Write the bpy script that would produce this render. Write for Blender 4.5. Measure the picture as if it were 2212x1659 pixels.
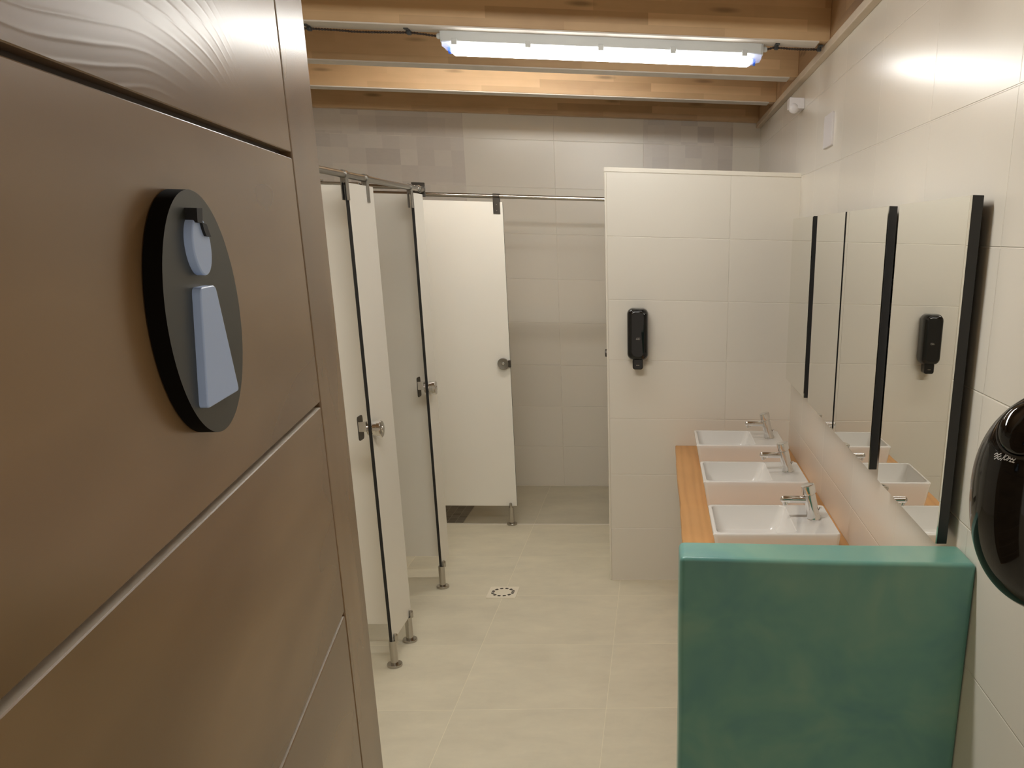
import bpy, bmesh, math, random
from math import pi, sin, cos, radians
from mathutils import Vector, Matrix

# ------------------------------------------------------------------ clear
for o in list(bpy.data.objects):
    bpy.data.objects.remove(o, do_unlink=True)
SC = bpy.context.scene
COL = SC.collection

# ------------------------------------------------------------------ camera
F, CX, CY = 1939.46, 1557.10, 1151.45          # px, in the 2212 x 1659 frame
PITCH, ROLL, YAW, CAMH = -18.1713, -1.4712, -4.2806, 1.8041
cam_data = bpy.data.cameras.new('camera')
cam = bpy.data.objects.new('camera', cam_data)
COL.objects.link(cam)
cam_data.sensor_fit = 'HORIZONTAL'
cam_data.sensor_width = 36.0
cam_data.lens = F / 2212 * 36.0
cam_data.shift_x = (1106 - CX) / 2212
cam_data.shift_y = (CY - 829.5) / 2212
cam_data.clip_start = 0.02
R = (Matrix.Rotation(radians(YAW), 3, 'Z') @ Matrix.Rotation(radians(PITCH), 3, 'X')
     @ Matrix.Rotation(radians(ROLL), 3, 'Y'))
# columns of R: right, forward, up  ->  camera looks along -Z
right, fwd, up = R.col[0], R.col[1], R.col[2]
M = Matrix(((right.x, up.x, -fwd.x, 0), (right.y, up.y, -fwd.y, 0), (right.z, up.z, -fwd.z, CAMH), (0, 0, 0, 1)))
cam.matrix_world = M
SC.camera = cam

# ------------------------------------------------------------------ world, exposure
world = bpy.data.worlds.new('world')
SC.world = world
world.use_nodes = True
world.node_tree.nodes['Background'].inputs[0].default_value = (1.0, 0.86, 0.70, 1)
world.node_tree.nodes['Background'].inputs[1].default_value = 0.52
SC.view_settings.view_transform = 'Standard'
SC.view_settings.look = 'None'
SC.view_settings.gamma = 1.0
SC.view_settings.use_curve_mapping = False
SC.view_settings.exposure = 0.18
SC.cycles.max_bounces = 10
SC.cycles.diffuse_bounces = 6
SC.cycles.glossy_bounces = 6
SC.cycles.use_denoising = True
SC.cycles.caustics_reflective = False
SC.cycles.caustics_refractive = False
SC.cycles.sample_clamp_indirect = 6.0
LAMP = 21.0                                     # radiance of the lit diffusers

# ------------------------------------------------------------------ room numbers (metres)
XR = 0.695      # right wall
XL = -2.70      # left wall, behind the cubicles
YP = 4.649      # front of the tiled half wall
YB = 6.622      # back wall
YF = 0.30       # inner face of the entrance wall
ZJ = 2.55       # underside of the joists
ZC = 2.86       # ceiling boards
XF = -1.138     # front plane of the cubicles

# ------------------------------------------------------------------ node helpers
class NT:
    def __init__(s, name):
        s.m = bpy.data.materials.new(name)
        s.m.use_nodes = True
        s.t = s.m.node_tree
        s.b = s.t.nodes['Principled BSDF']
        s.out = s.t.nodes['Material Output']
        s.tc = s.t.nodes.new('ShaderNodeTexCoord')
    def link(s, a, b): s.t.links.new(a, b)
    def put(s, sock, v):
        if isinstance(v, (int, float)): sock.default_value = v
        elif isinstance(v, (tuple, list)):
            sock.default_value = (*v, 1) if (len(v) == 3 and len(sock.default_value) == 4) else v
        else: s.link(v, sock)
    def math(s, op, a, b=0.0, c=None):
        n = s.t.nodes.new('ShaderNodeMath'); n.operation = op
        s.put(n.inputs[0], a); s.put(n.inputs[1], b)
        if c is not None: s.put(n.inputs[2], c)
        return n.outputs[0]
    def xyz(s):
        n = s.t.nodes.new('ShaderNodeSeparateXYZ'); s.link(s.tc.outputs['Object'], n.inputs[0])
        return n.outputs
    def comb(s, x, y, z):
        n = s.t.nodes.new('ShaderNodeCombineXYZ')
        s.put(n.inputs[0], x); s.put(n.inputs[1], y); s.put(n.inputs[2], z)
        return n.outputs[0]
    def mapped(s, scale, loc=(0, 0, 0), rot=(0, 0, 0)):
        n = s.t.nodes.new('ShaderNodeMapping'); s.link(s.tc.outputs['Object'], n.inputs[0])
        n.inputs['Scale'].default_value = scale; n.inputs['Location'].default_value = loc
        n.inputs['Rotation'].default_value = rot
        return n.outputs[0]
    def noise(s, vec, scale=1.0, detail=3.0, rough=0.5, dist=0.0):
        n = s.t.nodes.new('ShaderNodeTexNoise'); s.link(vec, n.inputs['Vector'])
        n.inputs['Scale'].default_value = scale; n.inputs['Detail'].default_value = detail
        n.inputs['Roughness'].default_value = rough; n.inputs['Distortion'].default_value = dist
        return n.outputs[0]
    def white(s, vec):
        n = s.t.nodes.new('ShaderNodeTexWhiteNoise'); n.noise_dimensions = '3D'; s.link(vec, n.inputs['Vector'])
        return n.outputs[0]
    def wave(s, vec, scale, dist=0.0, detail=2.0, dscale=1.0, kind='BANDS', direction='X'):
        n = s.t.nodes.new('ShaderNodeTexWave'); n.wave_type = kind
        if kind == 'BANDS': n.bands_direction = direction
        else: n.rings_direction = direction
        s.link(vec, n.inputs['Vector'])
        n.inputs['Scale'].default_value = scale; n.inputs['Distortion'].default_value = dist
        n.inputs['Detail'].default_value = detail; n.inputs['Detail Scale'].default_value = dscale
        return n.outputs[1]
    def remap(s, v, a, b, c=0.0, d=1.0):
        n = s.t.nodes.new('ShaderNodeMapRange'); s.put(n.inputs[0], v)
        for i, q in enumerate((a, b, c, d)): n.inputs[i + 1].default_value = q
        return n.outputs[0]
    def mix(s, f, a, b):
        n = s.t.nodes.new('ShaderNodeMix'); n.data_type = 'RGBA'
        s.put(n.inputs[0], f); s.put(n.inputs[6], a); s.put(n.inputs[7], b)
        return n.outputs[2]
    def ramp(s, v, stops):
        n = s.t.nodes.new('ShaderNodeValToRGB'); s.put(n.inputs[0], v)
        el = n.color_ramp.elements
        while len(el) < len(stops): el.new(0.5)
        for e, (p, c) in zip(el, stops): e.position = p; e.color = (*c, 1)
        return n.outputs[0]
    def bump(s, h, strength, dist, prev=None):
        n = s.t.nodes.new('ShaderNodeBump'); s.put(n.inputs['Height'], h)
        n.inputs['Strength'].default_value = strength; n.inputs['Distance'].default_value = dist
        if prev is not None: s.link(prev, n.inputs['Normal'])
        return n.outputs[0]
    def cell(s, coord, off, w):
        return s.math('FLOOR', s.math('DIVIDE', s.math('SUBTRACT', coord, off), w))
    def line(s, coord, off, w, half):
        """1 on a grout line of the given half width, 0 inside the tile"""
        f = s.math('FRACT', s.math('DIVIDE', s.math('SUBTRACT', coord, off), w))
        d = s.math('MULTIPLY', s.math('MINIMUM', f, s.math('SUBTRACT', 1.0, f)), w)
        return s.remap(d, half * 0.6, half * 1.4, 1.0, 0.0)
    def set(s, **k):
        for a, v in k.items(): s.put(s.b.inputs[a.replace('_', ' ')], v)
        return s

def plain(name, col, rough=0.5, metal=0.0, var=0.0, vscale=8.0, **kw):
    n = NT(name)
    if var > 0:
        f = n.noise(n.mapped((1, 1, 1)), vscale, 3)
        c = n.mix(f, tuple(q * (1 - var) for q in col), tuple(min(1, q * (1 + var)) for q in col))
        n.set(Base_Color=c)
    else:
        n.set(Base_Color=col)
    n.set(Roughness=rough, Metallic=metal)
    for k, v in kw.items(): n.set(**{k: v})
    return n.m

TILE = (0.785, 0.742, 0.662)
def wall_tile(name, axis, off_h, w=0.597, h=0.30, deco=(), tone=TILE):
    n = NT(name); o = n.xyz(); a = o[axis]; z = o[2]
    lv = n.line(a, off_h, w, 0.0013); lh = n.line(z, 0.0, h, 0.0017)
    grout = n.math('MAXIMUM', lv, lh)
    tileid = n.white(n.comb(n.cell(a, off_h, w), n.cell(z, 0.0, h), 3.7))
    base = n.mix(tileid, tuple(q * 0.975 for q in tone), tuple(q * 1.02 for q in tone))
    cloud = n.noise(n.mapped((1, 1, 1)), 2.2, 2)
    base = n.mix(n.math('MULTIPLY', cloud, 0.16), base, tuple(q * 0.88 for q in tone))
    inside_any = None
    for (x0, x1) in deco:
        # patchwork columns of small squares, rows shifted a little
        inside = n.math('MULTIPLY', n.math('GREATER_THAN', a, x0), n.math('LESS_THAN', a, x1))
        inside_any = inside if inside_any is None else n.math('MAXIMUM', inside_any, inside)
        rowid = n.cell(z, 0.0, h)
        zz = n.math('SUBTRACT', z, n.math('MULTIPLY', rowid, h))
        shift = n.math('MULTIPLY', n.white(n.comb(rowid, 1.5, 2.5)), 0.09)
        aa = n.math('ADD', a, shift)
        v = n.white(n.comb(n.cell(aa, 0.0, 0.112), n.cell(z, 0.018, 0.100), 1.0))
        grain = n.noise(n.mapped((9, 9, 26)), 3.0, 3)
        vv = n.math('ADD', n.math('MULTIPLY', v, 0.75), n.math('MULTIPLY', grain, 0.25))
        dc = n.ramp(vv, [(0.0, (0.56, 0.515, 0.475)), (0.35, (0.64, 0.59, 0.54)), (0.7, (0.69, 0.64, 0.58)), (1.0, (0.74, 0.69, 0.62))])
        base = n.mix(inside, base, dc)
    if deco:
        quiet = inside_any
        grout = n.math('MAXIMUM', n.math('MULTIPLY', lv, n.math('SUBTRACT', 1.0, quiet)), n.math('MULTIPLY', lh, n.math('SUBTRACT', 1.0, n.math('MULTIPLY', quiet, 0.6))))
    col = n.mix(n.math('MULTIPLY', grout, 0.85), base, tuple(min(1, q * 1.16) for q in tone))
    fine = n.noise(n.mapped((1, 1, 1)), 1.0, 1)
    sx = [90.0, 90.0, 3.0]
    weave = n.noise(n.mapped(tuple(sx)), 1.0, 2)
    nb = n.bump(weave, 0.05, 0.0015)
    tilt = n.noise(n.mapped((1.5, 1.5, 1.5)), 1.0, 1)
    nb = n.bump(tilt, 0.10, 0.01, nb)
    nb = n.bump(n.math('SUBTRACT', 1.0, grout), 0.9, 0.0016, nb)
    n.set(Base_Color=col, Roughness=0.25, Normal=nb)
    n.b.inputs['Specular IOR Level'].default_value = 0.5
    return n.m

def floor_tile(name, tone, ox, oy, w=0.6, dark=False):
    n = NT(name); o = n.xyz()
    l = n.math('MAXIMUM', n.line(o[0], ox, w, 0.0016), n.line(o[1], oy, w, 0.0014))
    idn = n.white(n.comb(n.cell(o[0], ox, w), n.cell(o[1], oy, w), 1.3))
    # each tile has its own cloud offset
    vec = n.comb(n.math('ADD', o[0], n.math('MULTIPLY', idn, 7.0)), n.math('ADD', o[1], n.math('MULTIPLY', idn, 3.0)), 0.0)
    mp = n.t.nodes.new('ShaderNodeMapping'); n.link(vec, mp.inputs[0]); mp.inputs['Scale'].default_value = (1.3, 2.2, 1)
    c1 = n.noise(mp.outputs[0], 2.6, 5, 0.62, 0.15)
    c2 = n.noise(mp.outputs[0], 24.0, 3, 0.7)
    f = n.math('ADD', n.math('MULTIPLY', n.remap(c1, 0.3, 0.7), 0.8), n.math('MULTIPLY', c2, 0.2))
    base = n.mix(f, tuple(q * 0.88 for q in tone), tuple(q * 1.08 for q in tone))
    col = n.mix(n.math('MULTIPLY', l, 0.55), base, tuple(min(1, q * 1.35) for q in tone))
    nb = n.bump(c2, 0.12, 0.001)
    nb = n.bump(n.math('SUBTRACT', 1.0, l), 0.5, 0.001, nb)
    n.set(Base_Color=col, Roughness=n.remap(c1, 0, 1, 0.42, 0.55), Normal=nb)
    return n.m

def joist_wood(name, light, dark, along=0, block=1.0):
    """laminated spruce: long grain along one axis, finger-jointed pieces, knots"""
    n = NT(name); o = n.xyz()
    a = o[along]; h = o[2]
    lam = n.cell(h, 2.55, 0.042)
    rnd = n.white(n.comb(lam, 4.1, 0.3))
    piece = n.cell(n.math('ADD', a, n.math('MULTIPLY', rnd, 3.0)), 0.0, 0.62 * block)
    pid = n.white(n.comb(lam, piece, 9.0))
    sc = [30.0, 30.0, 30.0]; sc[along] = 2.2
    g1 = n.noise(n.mapped(tuple(sc)), 1.0, 4, 0.6, 0.6)
    g2 = n.noise(n.mapped((3, 3, 3)), 1.3, 3, 0.6)
    kn_s = [2.8, 9.0, 16.0] if along == 0 else [9.0, 2.8, 16.0]
    kn = n.t.nodes.new('ShaderNodeTexVoronoi'); n.link(n.mapped(tuple(kn_s)), kn.inputs['Vector']); kn.inputs['Scale'].default_value = 1.0
    knot = n.math('MULTIPLY', n.remap(kn.outputs['Distance'], 0.06, 0.20, 1.0, 0.0), n.math('GREATER_THAN', n.white(n.comb(kn.outputs['Color'], 0.0, 0.0)), 0.60))
    f = n.math('ADD', n.math('ADD', n.math('MULTIPLY', pid, 0.55), n.math('MULTIPLY', g1, 0.35)), n.math('MULTIPLY', g2, 0.45))
    base = n.mix(n.remap(f, 0.35, 1.0), tuple(q * .86 for q in dark), light)
    base = n.mix(n.math('MULTIPLY', knot, 0.65), base, tuple(q * 0.35 for q in dark))
    nb = n.bump(g1, 0.15, 0.002)
    n.set(Base_Color=base, Roughness=0.5, Normal=nb)
    return n.m

# ------------------------------------------------------------------ materials
MAT = {}
MAT['tile_right'] = wall_tile('tile_right', 1, 1.872, 0.5945)
MAT['tile_back'] = wall_tile('tile_back', 0, -0.097, 0.602, deco=((-2.6, -1.296), (-0.097, 0.509)))
MAT['tile_part'] = wall_tile('tile_partition', 0, 0.3547, 0.602)
MAT['tile_plain'] = wall_tile('tile_plain', 0, 0.1, 0.6)
MAT['tile_left'] = wall_tile('tile_left', 1, 1.9, 0.6)
FL = (0.72, 0.665, 0.515)
MAT['floor'] = floor_tile('floor_tile', FL, -0.8017, 4.4268)
MAT['floor_shower'] = floor_tile('shower_floor_tile', tuple(q * 0.80 for q in FL), -0.8017, 5.05)
MAT['joist'] = joist_wood('joist_wood', (0.72, 0.50, 0.28), (0.54, 0.35, 0.185))
MAT['plate_wood'] = joist_wood('wall_plate_wood', (0.50, 0.33, 0.18), (0.34, 0.21, 0.11), along=1)
MAT['ceiling'] = joist_wood('ceiling_board', (0.55, 0.38, 0.22), (0.42, 0.27, 0.15), along=0)
MAT['strip'] = plain('pale_strip_wood', (0.70, 0.65, 0.59), 0.6, var=0.08, vscale=14)
MAT['trim_wood'] = plain('trim_wood', (0.62, 0.52, 0.40), 0.55, var=0.12, vscale=10)
MAT['edge_trim'] = plain('cream_edge_trim', (0.80, 0.75, 0.66), 0.3, var=0.03)
MAT['hpl'] = plain('laminate_white', (0.87, 0.84, 0.77), 0.38, var=0.02, vscale=3)
MAT['hpl_core'] = plain('laminate_black_core', (0.012, 0.011, 0.010), 0.5, var=0.1)
MAT['steel'] = plain('brushed_steel', (0.50, 0.47, 0.43), 0.17, 1.0, var=0.06, vscale=30)
MAT['steel_dull'] = plain('dull_steel', (0.34, 0.325, 0.30), 0.30, 1.0, var=0.05, vscale=30)
MAT['steel_dark'] = plain('dark_steel', (0.10, 0.09, 0.08), 0.35, 0.9, var=0.05)
MAT['chrome'] = plain('chrome', (0.80, 0.79, 0.78), 0.06, 1.0, var=0.02)
MAT['mirror'] = plain('mirror_glass', (0.87, 0.87, 0.815), 0.0, 1.0)
MAT['mirror_frame'] = plain('mirror_black_frame', (0.020, 0.020, 0.021), 0.35, 0.0, var=0.1)
MAT['ceramic'] = plain('white_ceramic', (0.80, 0.775, 0.74), 0.09, var=0.01)
MAT['ceramic'].node_tree.nodes['Principled BSDF'].inputs['Coat Weight'].default_value = 0.5
MAT['black_gloss'] = plain('black_gloss_plastic', (0.006, 0.006, 0.006), 0.05, var=0.05)
MAT['smoke'] = plain('smoked_lens', (0.004, 0.0035, 0.003), 0.03)
MAT['white_plastic'] = plain('white_plastic', (0.72, 0.69, 0.70), 0.35, var=0.02)
MAT['grey_dark'] = plain('socket_shadow_grey', (0.10, 0.10, 0.10), 0.5)
MAT['white_print'] = plain('white_print', (0.75, 0.75, 0.75), 0.5)
MAT['cable'] = plain('brown_cable', (0.045, 0.028, 0.020), 0.6, var=0.3, vscale=60)
MAT['clip'] = plain('black_clip', (0.03, 0.032, 0.032), 0.5, var=0.1)
MAT['sign_plate'] = plain('sign_anthracite', (0.026, 0.029, 0.023), 0.42, var=0.05)
MAT['sign_side'] = plain('sign_shaded_edge', (0.004, 0.003, 0.002), 0.9, var=0.05)  # side shading of the disc put into the rim colour, darker than its face
MAT['sign_side'].node_tree.nodes['Principled BSDF'].inputs['Specular IOR Level'].default_value = 0.1
MAT['sign_blue'] = plain('sign_periwinkle', (0.46, 0.62, 1.0), 0.35, var=0.03)
MAT['sign_black'] = plain('sign_black', (0.004, 0.004, 0.005), 0.7)
MAT['drain'] = plain('cream_drain', (0.86, 0.79, 0.64), 0.4, var=0.04, vscale=30)
MAT['hole'] = plain('drain_dark', (0.03, 0.024, 0.015), 0.8, var=0.1)
MAT['housing'] = plain('lamp_housing', (0.60, 0.62, 0.62), 0.45, var=0.02)
MAT['tube_blue'] = plain('lamp_blue_ring', (0.05, 0.16, 0.75), 0.4)
MAT['tube_end'] = plain('lamp_tube_end', (0.45, 0.47, 0.60), 0.4)

def emission(name, col, strength):
    n = NT(name); n.set(Base_Color=(0.9, 0.9, 0.9), Roughness=0.4)
    n.b.inputs['Emission Color'].default_value = (*col, 1)
    n.b.inputs['Emission Strength'].default_value = strength
    return n.m

n = NT('clear_cover')
tr = n.t.nodes.new('ShaderNodeBsdfTransparent'); tr.inputs[0].default_value = (0.86, 0.88, 0.97, 1)
n.set(Base_Color=(0.75, 0.78, 0.95), Roughness=0.25)
mx = n.t.nodes.new('ShaderNodeMixShader'); mx.inputs[0].default_value = 0.45
n.link(tr.outputs[0], mx.inputs[1]); n.link(n.b.outputs[0], mx.inputs[2]); n.link(mx.outputs[0], n.out.inputs[0])
MAT['clear'] = n.m

# mosaic of the shower floor
n = NT('mosaic'); o = n.xyz()
l = n.math('MAXIMUM', n.line(o[0], -1.263, 0.052, 0.0014), n.line(o[1], 5.69, 0.052, 0.0014))
idn = n.white(n.comb(n.cell(o[0], -1.263, 0.052), n.cell(o[1], 5.69, 0.052), 0.5))
base = n.mix(idn, (0.17, 0.15, 0.115), (0.27, 0.24, 0.19))
n.set(Base_Color=n.mix(l, base, (0.42, 0.38, 0.31)), Roughness=0.45)
MAT['mosaic'] = n.m

# worktop pine: grain along Y
n = NT('worktop_pine')
w1 = n.wave(n.mapped((1.0, 0.08, 1.0)), 9.0, 5.0, 3.0, 1.6, direction='X')
g = n.noise(n.mapped((60, 3, 60)), 1.0, 3, 0.6)
f = n.math('ADD', n.math('MULTIPLY', w1, 0.22), n.math('MULTIPLY', n.noise(n.mapped((6, 1.6, 6)), 1.0, 4, 0.6, 1.0), 0.65))
base = n.ramp(f, [(0.15, (0.68, 0.36, 0.125)), (0.5, (0.60, 0.30, 0.095)), (0.85, (0.45, 0.20, 0.058))])
n.set(Base_Color=base, Roughness=0.38, Normal=n.bump(g, 0.1, 0.001))
MAT['worktop'] = n.m

# green polished plaster
n = NT('green_plaster')
c1 = n.noise(n.mapped((1, 1, 1)), 4.5, 3, 0.6, 0.5)
c2 = n.noise(n.mapped((1, 1, 1)), 13.0, 4, 0.6)
f = n.math('ADD', n.math('MULTIPLY', n.remap(c1, 0.3, 0.7), 0.75), n.math('MULTIPLY', c2, 0.25))
base = n.ramp(f, [(0.1, (0.100, 0.275, 0.275)), (0.5, (0.140, 0.340, 0.285)), (0.9, (0.205, 0.390, 0.300))])
n.set(Base_Color=base, Roughness=0.33, Normal=n.bump(c1, 0.25, 0.006, n.bump(c2, 0.12, 0.002)))
MAT['green'] = n.m

# entrance door: dark stained larch, brushed.  local frame: u along the leaf, v across, z up
DN = Vector((.987, .161, 0)).normalized()       # outward normal of the visible face
DU = Vector((-DN.y, DN.x, 0))                   # along the leaf, away from the camera
D0 = -0.21962                                   # plane offset: DN . (p) = D0
ANG = math.atan2(DU.y, DU.x)
def dpt(u, z, off=0.0):
    p = DN * (D0 + off) + DU * u
    return Vector((p.x, p.y, z))
def door_wood(name, vertical=False):
    n = NT(name)
    # the door meshes are built in their own frame: x along the leaf, z up
    o = n.xyz(); x, z = (o[2], o[0]) if vertical else (o[0], o[2])
    board = n.cell(z, 0.0, 50.0) if vertical else n.cell(z, 1.8791, 0.274)
    rb = n.white(n.comb(board, 2.2, 0.7))
    # cathedral grain: rings of a tilted, slowly bending log seen on a flat-sawn board
    xs = n.math('ADD', x, n.math('MULTIPLY', rb, 2.3))
    warp = n.noise(n.comb(n.math('MULTIPLY', xs, 3.2 if not vertical else 1.5), n.math('MULTIPLY', z, 2.4), n.math('MULTIPLY', rb, 9.0)), 1.0, 1.5, 0.4)
    prof = n.math('ADD', z, n.math('MULTIPLY', warp, 0.085 if not vertical else 0.03))
    if not vertical:                              # the grain closes into a cathedral towards the stile
        rise = n.math('MAXIMUM', 0.0, n.math('SUBTRACT', x, 0.72))
        prof = n.math('ADD', prof, n.math('MULTIPLY', n.math('POWER', rise, 2.0), 0.75))
    rings = n.math('MULTIPLY_ADD', n.math('SINE', n.math('MULTIPLY', prof, 600.0)), 0.5, 0.5)
    patch = n.remap(n.noise(n.comb(n.math('MULTIPLY', xs, 2.0), n.math('MULTIPLY', z, 7.0), n.math('ADD', rb, 4.0)), 1.0, 1.0, 0.4), 0.40, 0.60)
    ridge = n.math('MULTIPLY', n.math('POWER', rings, 6.0), patch)
    if not vertical:                              # the top board is brushed more deeply than the others
        ridge = n.math('MULTIPLY', ridge, n.math('MULTIPLY_ADD', n.math('GREATER_THAN', z, 1.8791), 1.0, 0.0))
    fine = n.noise(n.comb(n.math('MULTIPLY', xs, 9.0), n.math('MULTIPLY', z, 260.0), rb), 1.0, 2, 0.6)
    tone = n.noise(n.comb(n.math('MULTIPLY', xs, 2.5), n.math('MULTIPLY', z, 9.0), rb), 1.0, 1.5, 0.5)
    f = n.math('ADD', n.math('MULTIPLY', n.remap(tone, 0.3, 0.7), 1.0), 0.0)
    col = n.mix(f, (0.155, 0.086, 0.036), (0.270, 0.168, 0.084))
    n.set(Base_Color=col, Roughness=0.265)
    if not vertical: n.set(Normal=n.bump(ridge, 0.26, 0.0003))
    n.b.inputs['Specular IOR Level'].default_value = 0.55
    return n.m
MAT['door_board'] = door_wood('door_larch_boards')
MAT['door_stile'] = door_wood('door_larch_stile', True)
MAT['door_tongue'] = plain('door_bare_tongue', (0.86, 0.80, 0.70), 0.6, var=0.15, vscale=40)
MAT['door_core'] = plain('door_groove', (0.055, 0.034, 0.020), 0.6, var=0.1)

# ------------------------------------------------------------------ mesh helpers
def BM(): return bmesh.new()
def box(bm, x0, x1, y0, y1, z0, z1, bev=0.0, seg=2, mi=0):
    r = bmesh.ops.create_cube(bm, size=1.0)
    vs = r['verts']
    for v in vs:
        v.co = Vector(((x0 + x1) / 2 + v.co.x * (x1 - x0), (y0 + y1) / 2 + v.co.y * (y1 - y0), (z0 + z1) / 2 + v.co.z * (z1 - z0)))
    fs = set(f for v in vs for f in v.link_faces)
    for f in fs: f.material_index = mi
    if bev > 0:
        es = list(set(e for v in vs for e in v.link_edges))
        bmesh.ops.bevel(bm, geom=es, offset=bev, segments=seg, profile=0.5, affect='EDGES', clamp_overlap=True)
    return bm
def lathe(bm, prof, c, axis='Z', seg=40, closed=True):
    """prof: list of (radius, height); revolved about an axis through c"""
    rings = []
    for (r, h) in prof:
        ring = []
        for k in range(seg):
            a = 2 * pi * k / seg
            p, q = r * cos(a), r * sin(a)
            if isinstance(axis, str):
                v = {'Z': (p, q, h), 'X': (h, p, q), 'Y': (p, h, q)}[axis]
                ring.append(bm.verts.new((c[0] + v[0], c[1] + v[1], c[2] + v[2])))
            else:
                A, B, N = axis
                P = Vector(c) + A * p + B * q + N * h
                ring.append(bm.verts.new(P))
        rings.append(ring)
    for a, b in zip(rings, rings[1:]):
        for k in range(seg):
            bm.faces.new((a[k], a[(k + 1) % seg], b[(k + 1) % seg], b[k]))
    if closed:
        if prof[0][0] > 1e-6: bm.faces.new(list(reversed(rings[0])))
        if prof[-1][0] > 1e-6: bm.faces.new(rings[-1])
    bmesh.ops.remove_doubles(bm, verts=[v for r in rings for v in r], dist=1e-6)
    bmesh.ops.recalc_face_normals(bm, faces=bm.faces[:])
    return bm
def frame(N):
    N = Vector(N).normalized()
    A = N.cross(Vector((0, 0, 1)))
    if A.length < 1e-4: A = Vector((1, 0, 0))
    A.normalize(); B = N.cross(A)
    return (A, B, N)
def tube(bm, pts, r, seg=12, caps=True):
    pts = [Vector(p) for p in pts]; rings = []
    A = None
    for i, p in enumerate(pts):
        t = (pts[min(i + 1, len(pts) - 1)] - pts[max(i - 1, 0)]).normalized()
        if A is None:
            A = frame(t)[0]
        A = (A - t * A.dot(t)).normalized(); B = t.cross(A)
        rr = r[i] if isinstance(r, (list, tuple)) else r
        rings.append([bm.verts.new(p + A * rr * cos(2 * pi * k / seg) + B * rr * sin(2 * pi * k / seg)) for k in range(seg)])
    for a, b in zip(rings, rings[1:]):
        for k in range(seg): bm.faces.new((a[k], a[(k + 1) % seg], b[(k + 1) % seg], b[k]))
    if caps:
        bm.faces.new(list(reversed(rings[0]))); bm.faces.new(rings[-1])
    bmesh.ops.recalc_face_normals(bm, faces=bm.faces[:])
    return bm
def prism(bm, pts, fn, d0, d1, bev=0.0, mi=(0, 0)):
    """2-D outline pts, fn(a, b, d) -> 3-D point, extruded between depth d0 and d1"""
    lo = [bm.verts.new(fn(a, b, d0)) for a, b in pts]
    hi = [bm.verts.new(fn(a, b, d1)) for a, b in pts]
    f1 = bm.faces.new(hi); f0 = bm.faces.new(list(reversed(lo)))
    f1.material_index = mi[0]; f0.material_index = mi[1]
    n_ = len(pts); sides = []
    for k in range(n_):
        f = bm.faces.new((lo[k], lo[(k + 1) % n_], hi[(k + 1) % n_], hi[k])); f.material_index = mi[1]; sides.append(f)
    bmesh.ops.recalc_face_normals(bm, faces=bm.faces[:])
    if bev > 0:
        bmesh.ops.bevel(bm, geom=[e for e in f1.edges], offset=bev, segments=3, profile=0.5, affect='EDGES')
    return bm
def rrect(w, h, r, n_=6, cx=0, cy=0):
    out = []
    for sx, sy, a0 in ((1, 1, 0), (-1, 1, 90), (-1, -1, 180), (1, -1, 270)):
        for k in range(n_ + 1):
            a = radians(a0 + 90 * k / n_)
            out.append((cx + sx * (w / 2 - r) + r * cos(a), cy + sy * (h / 2 - r) + r * sin(a)))
    return out
def wn(ob):
    m = ob.modifiers.new('weighted_normal', 'WEIGHTED_NORMAL'); m.keep_sharp = True; m.weight = 80
def build(name, bm, mats, parent=None, smooth=True, angle=35, **props):
    me = bpy.data.meshes.new(name)
    if parent is not None:
        bmesh.ops.translate(bm, verts=bm.verts[:], vec=-parent['_base'] if False else -Vector(parent.location) if parent.parent is None else -Vector(parent.parent.location))
    bm.to_mesh(me); bm.free()
    for m in (mats if isinstance(mats, (list, tuple)) else [mats]): me.materials.append(MAT[m] if isinstance(m, str) else m)
    if smooth:
        me.polygons.foreach_set('use_smooth', [True] * len(me.polygons))
        try: me.set_sharp_from_angle(angle=radians(angle))
        except Exception: pass
    ob = bpy.data.objects.new(name, me); COL.objects.link(ob)
    if smooth: wn(ob)
    if parent is not None: ob.parent = parent
    for k, v in props.items(): ob[k] = v
    return ob
def thing(name, label, cat, loc=(0, 0, 0), group=None, kind=None):
    o = bpy.data.objects.new(name, None); COL.objects.link(o)
    o.location = loc; o.empty_display_size = 0.05
    o['label'] = label; o['category'] = cat
    if group: o['group'] = group
    if kind: o['kind'] = kind
    return o
def tag(o, label, cat, group=None, kind=None):
    o['label'] = label; o['category'] = cat
    if group: o['group'] = group
    if kind: o['kind'] = kind
    return o
def struct(name, bm, mats, label=None, cat=None, smooth=False):
    o = build(name, bm, mats, smooth=smooth)
    o['kind'] = 'structure'
    if label: o['label'] = label; o['category'] = cat
    return o
def copy_thing(root, delta, label):
    r = root.copy(); COL.objects.link(r); r.location = Vector(root.location) + Vector(delta); r['label'] = label
    for ch in list(root.children):
        c = ch.copy(); COL.objects.link(c); c.parent = r
        for g in list(ch.children):
            d = g.copy(); COL.objects.link(d); d.parent = c
    return r

# ------------------------------------------------------------------ room shell
bm = BM(); box(bm, XL - .1, XR + .1, -1.6, 5.655, -0.1, 0.0)
struct('floor', bm, 'floor', 'greige concrete-look floor tiles of the washroom', 'floor')
bm = BM(); box(bm, XL - .1, XR + .1, 5.655, YB + .1, -0.1, -0.004)
struct('floor_shower', bm, 'floor_shower', 'darker floor tiles inside the shower at the far end', 'floor')
bm = BM(); box(bm, -2.2, -1.263, 5.69, 6.5, -0.006, -0.001)
tag(build('shower_mosaic', bm, 'mosaic', smooth=False), 'small-square mosaic shower floor seen below the far white panel', 'mosaic floor', kind='structure')
bm = BM(); box(bm, -2.2, -0.26, 5.648, 5.664, -0.02, 0.0015)
struct('trim_5', bm, 'edge_trim', 'thin pale threshold strip at the shower entrance', 'threshold')
bm = BM(); box(bm, XR, XR + .1, YF - .1, YB + .1, -0.1, ZC)
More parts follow.
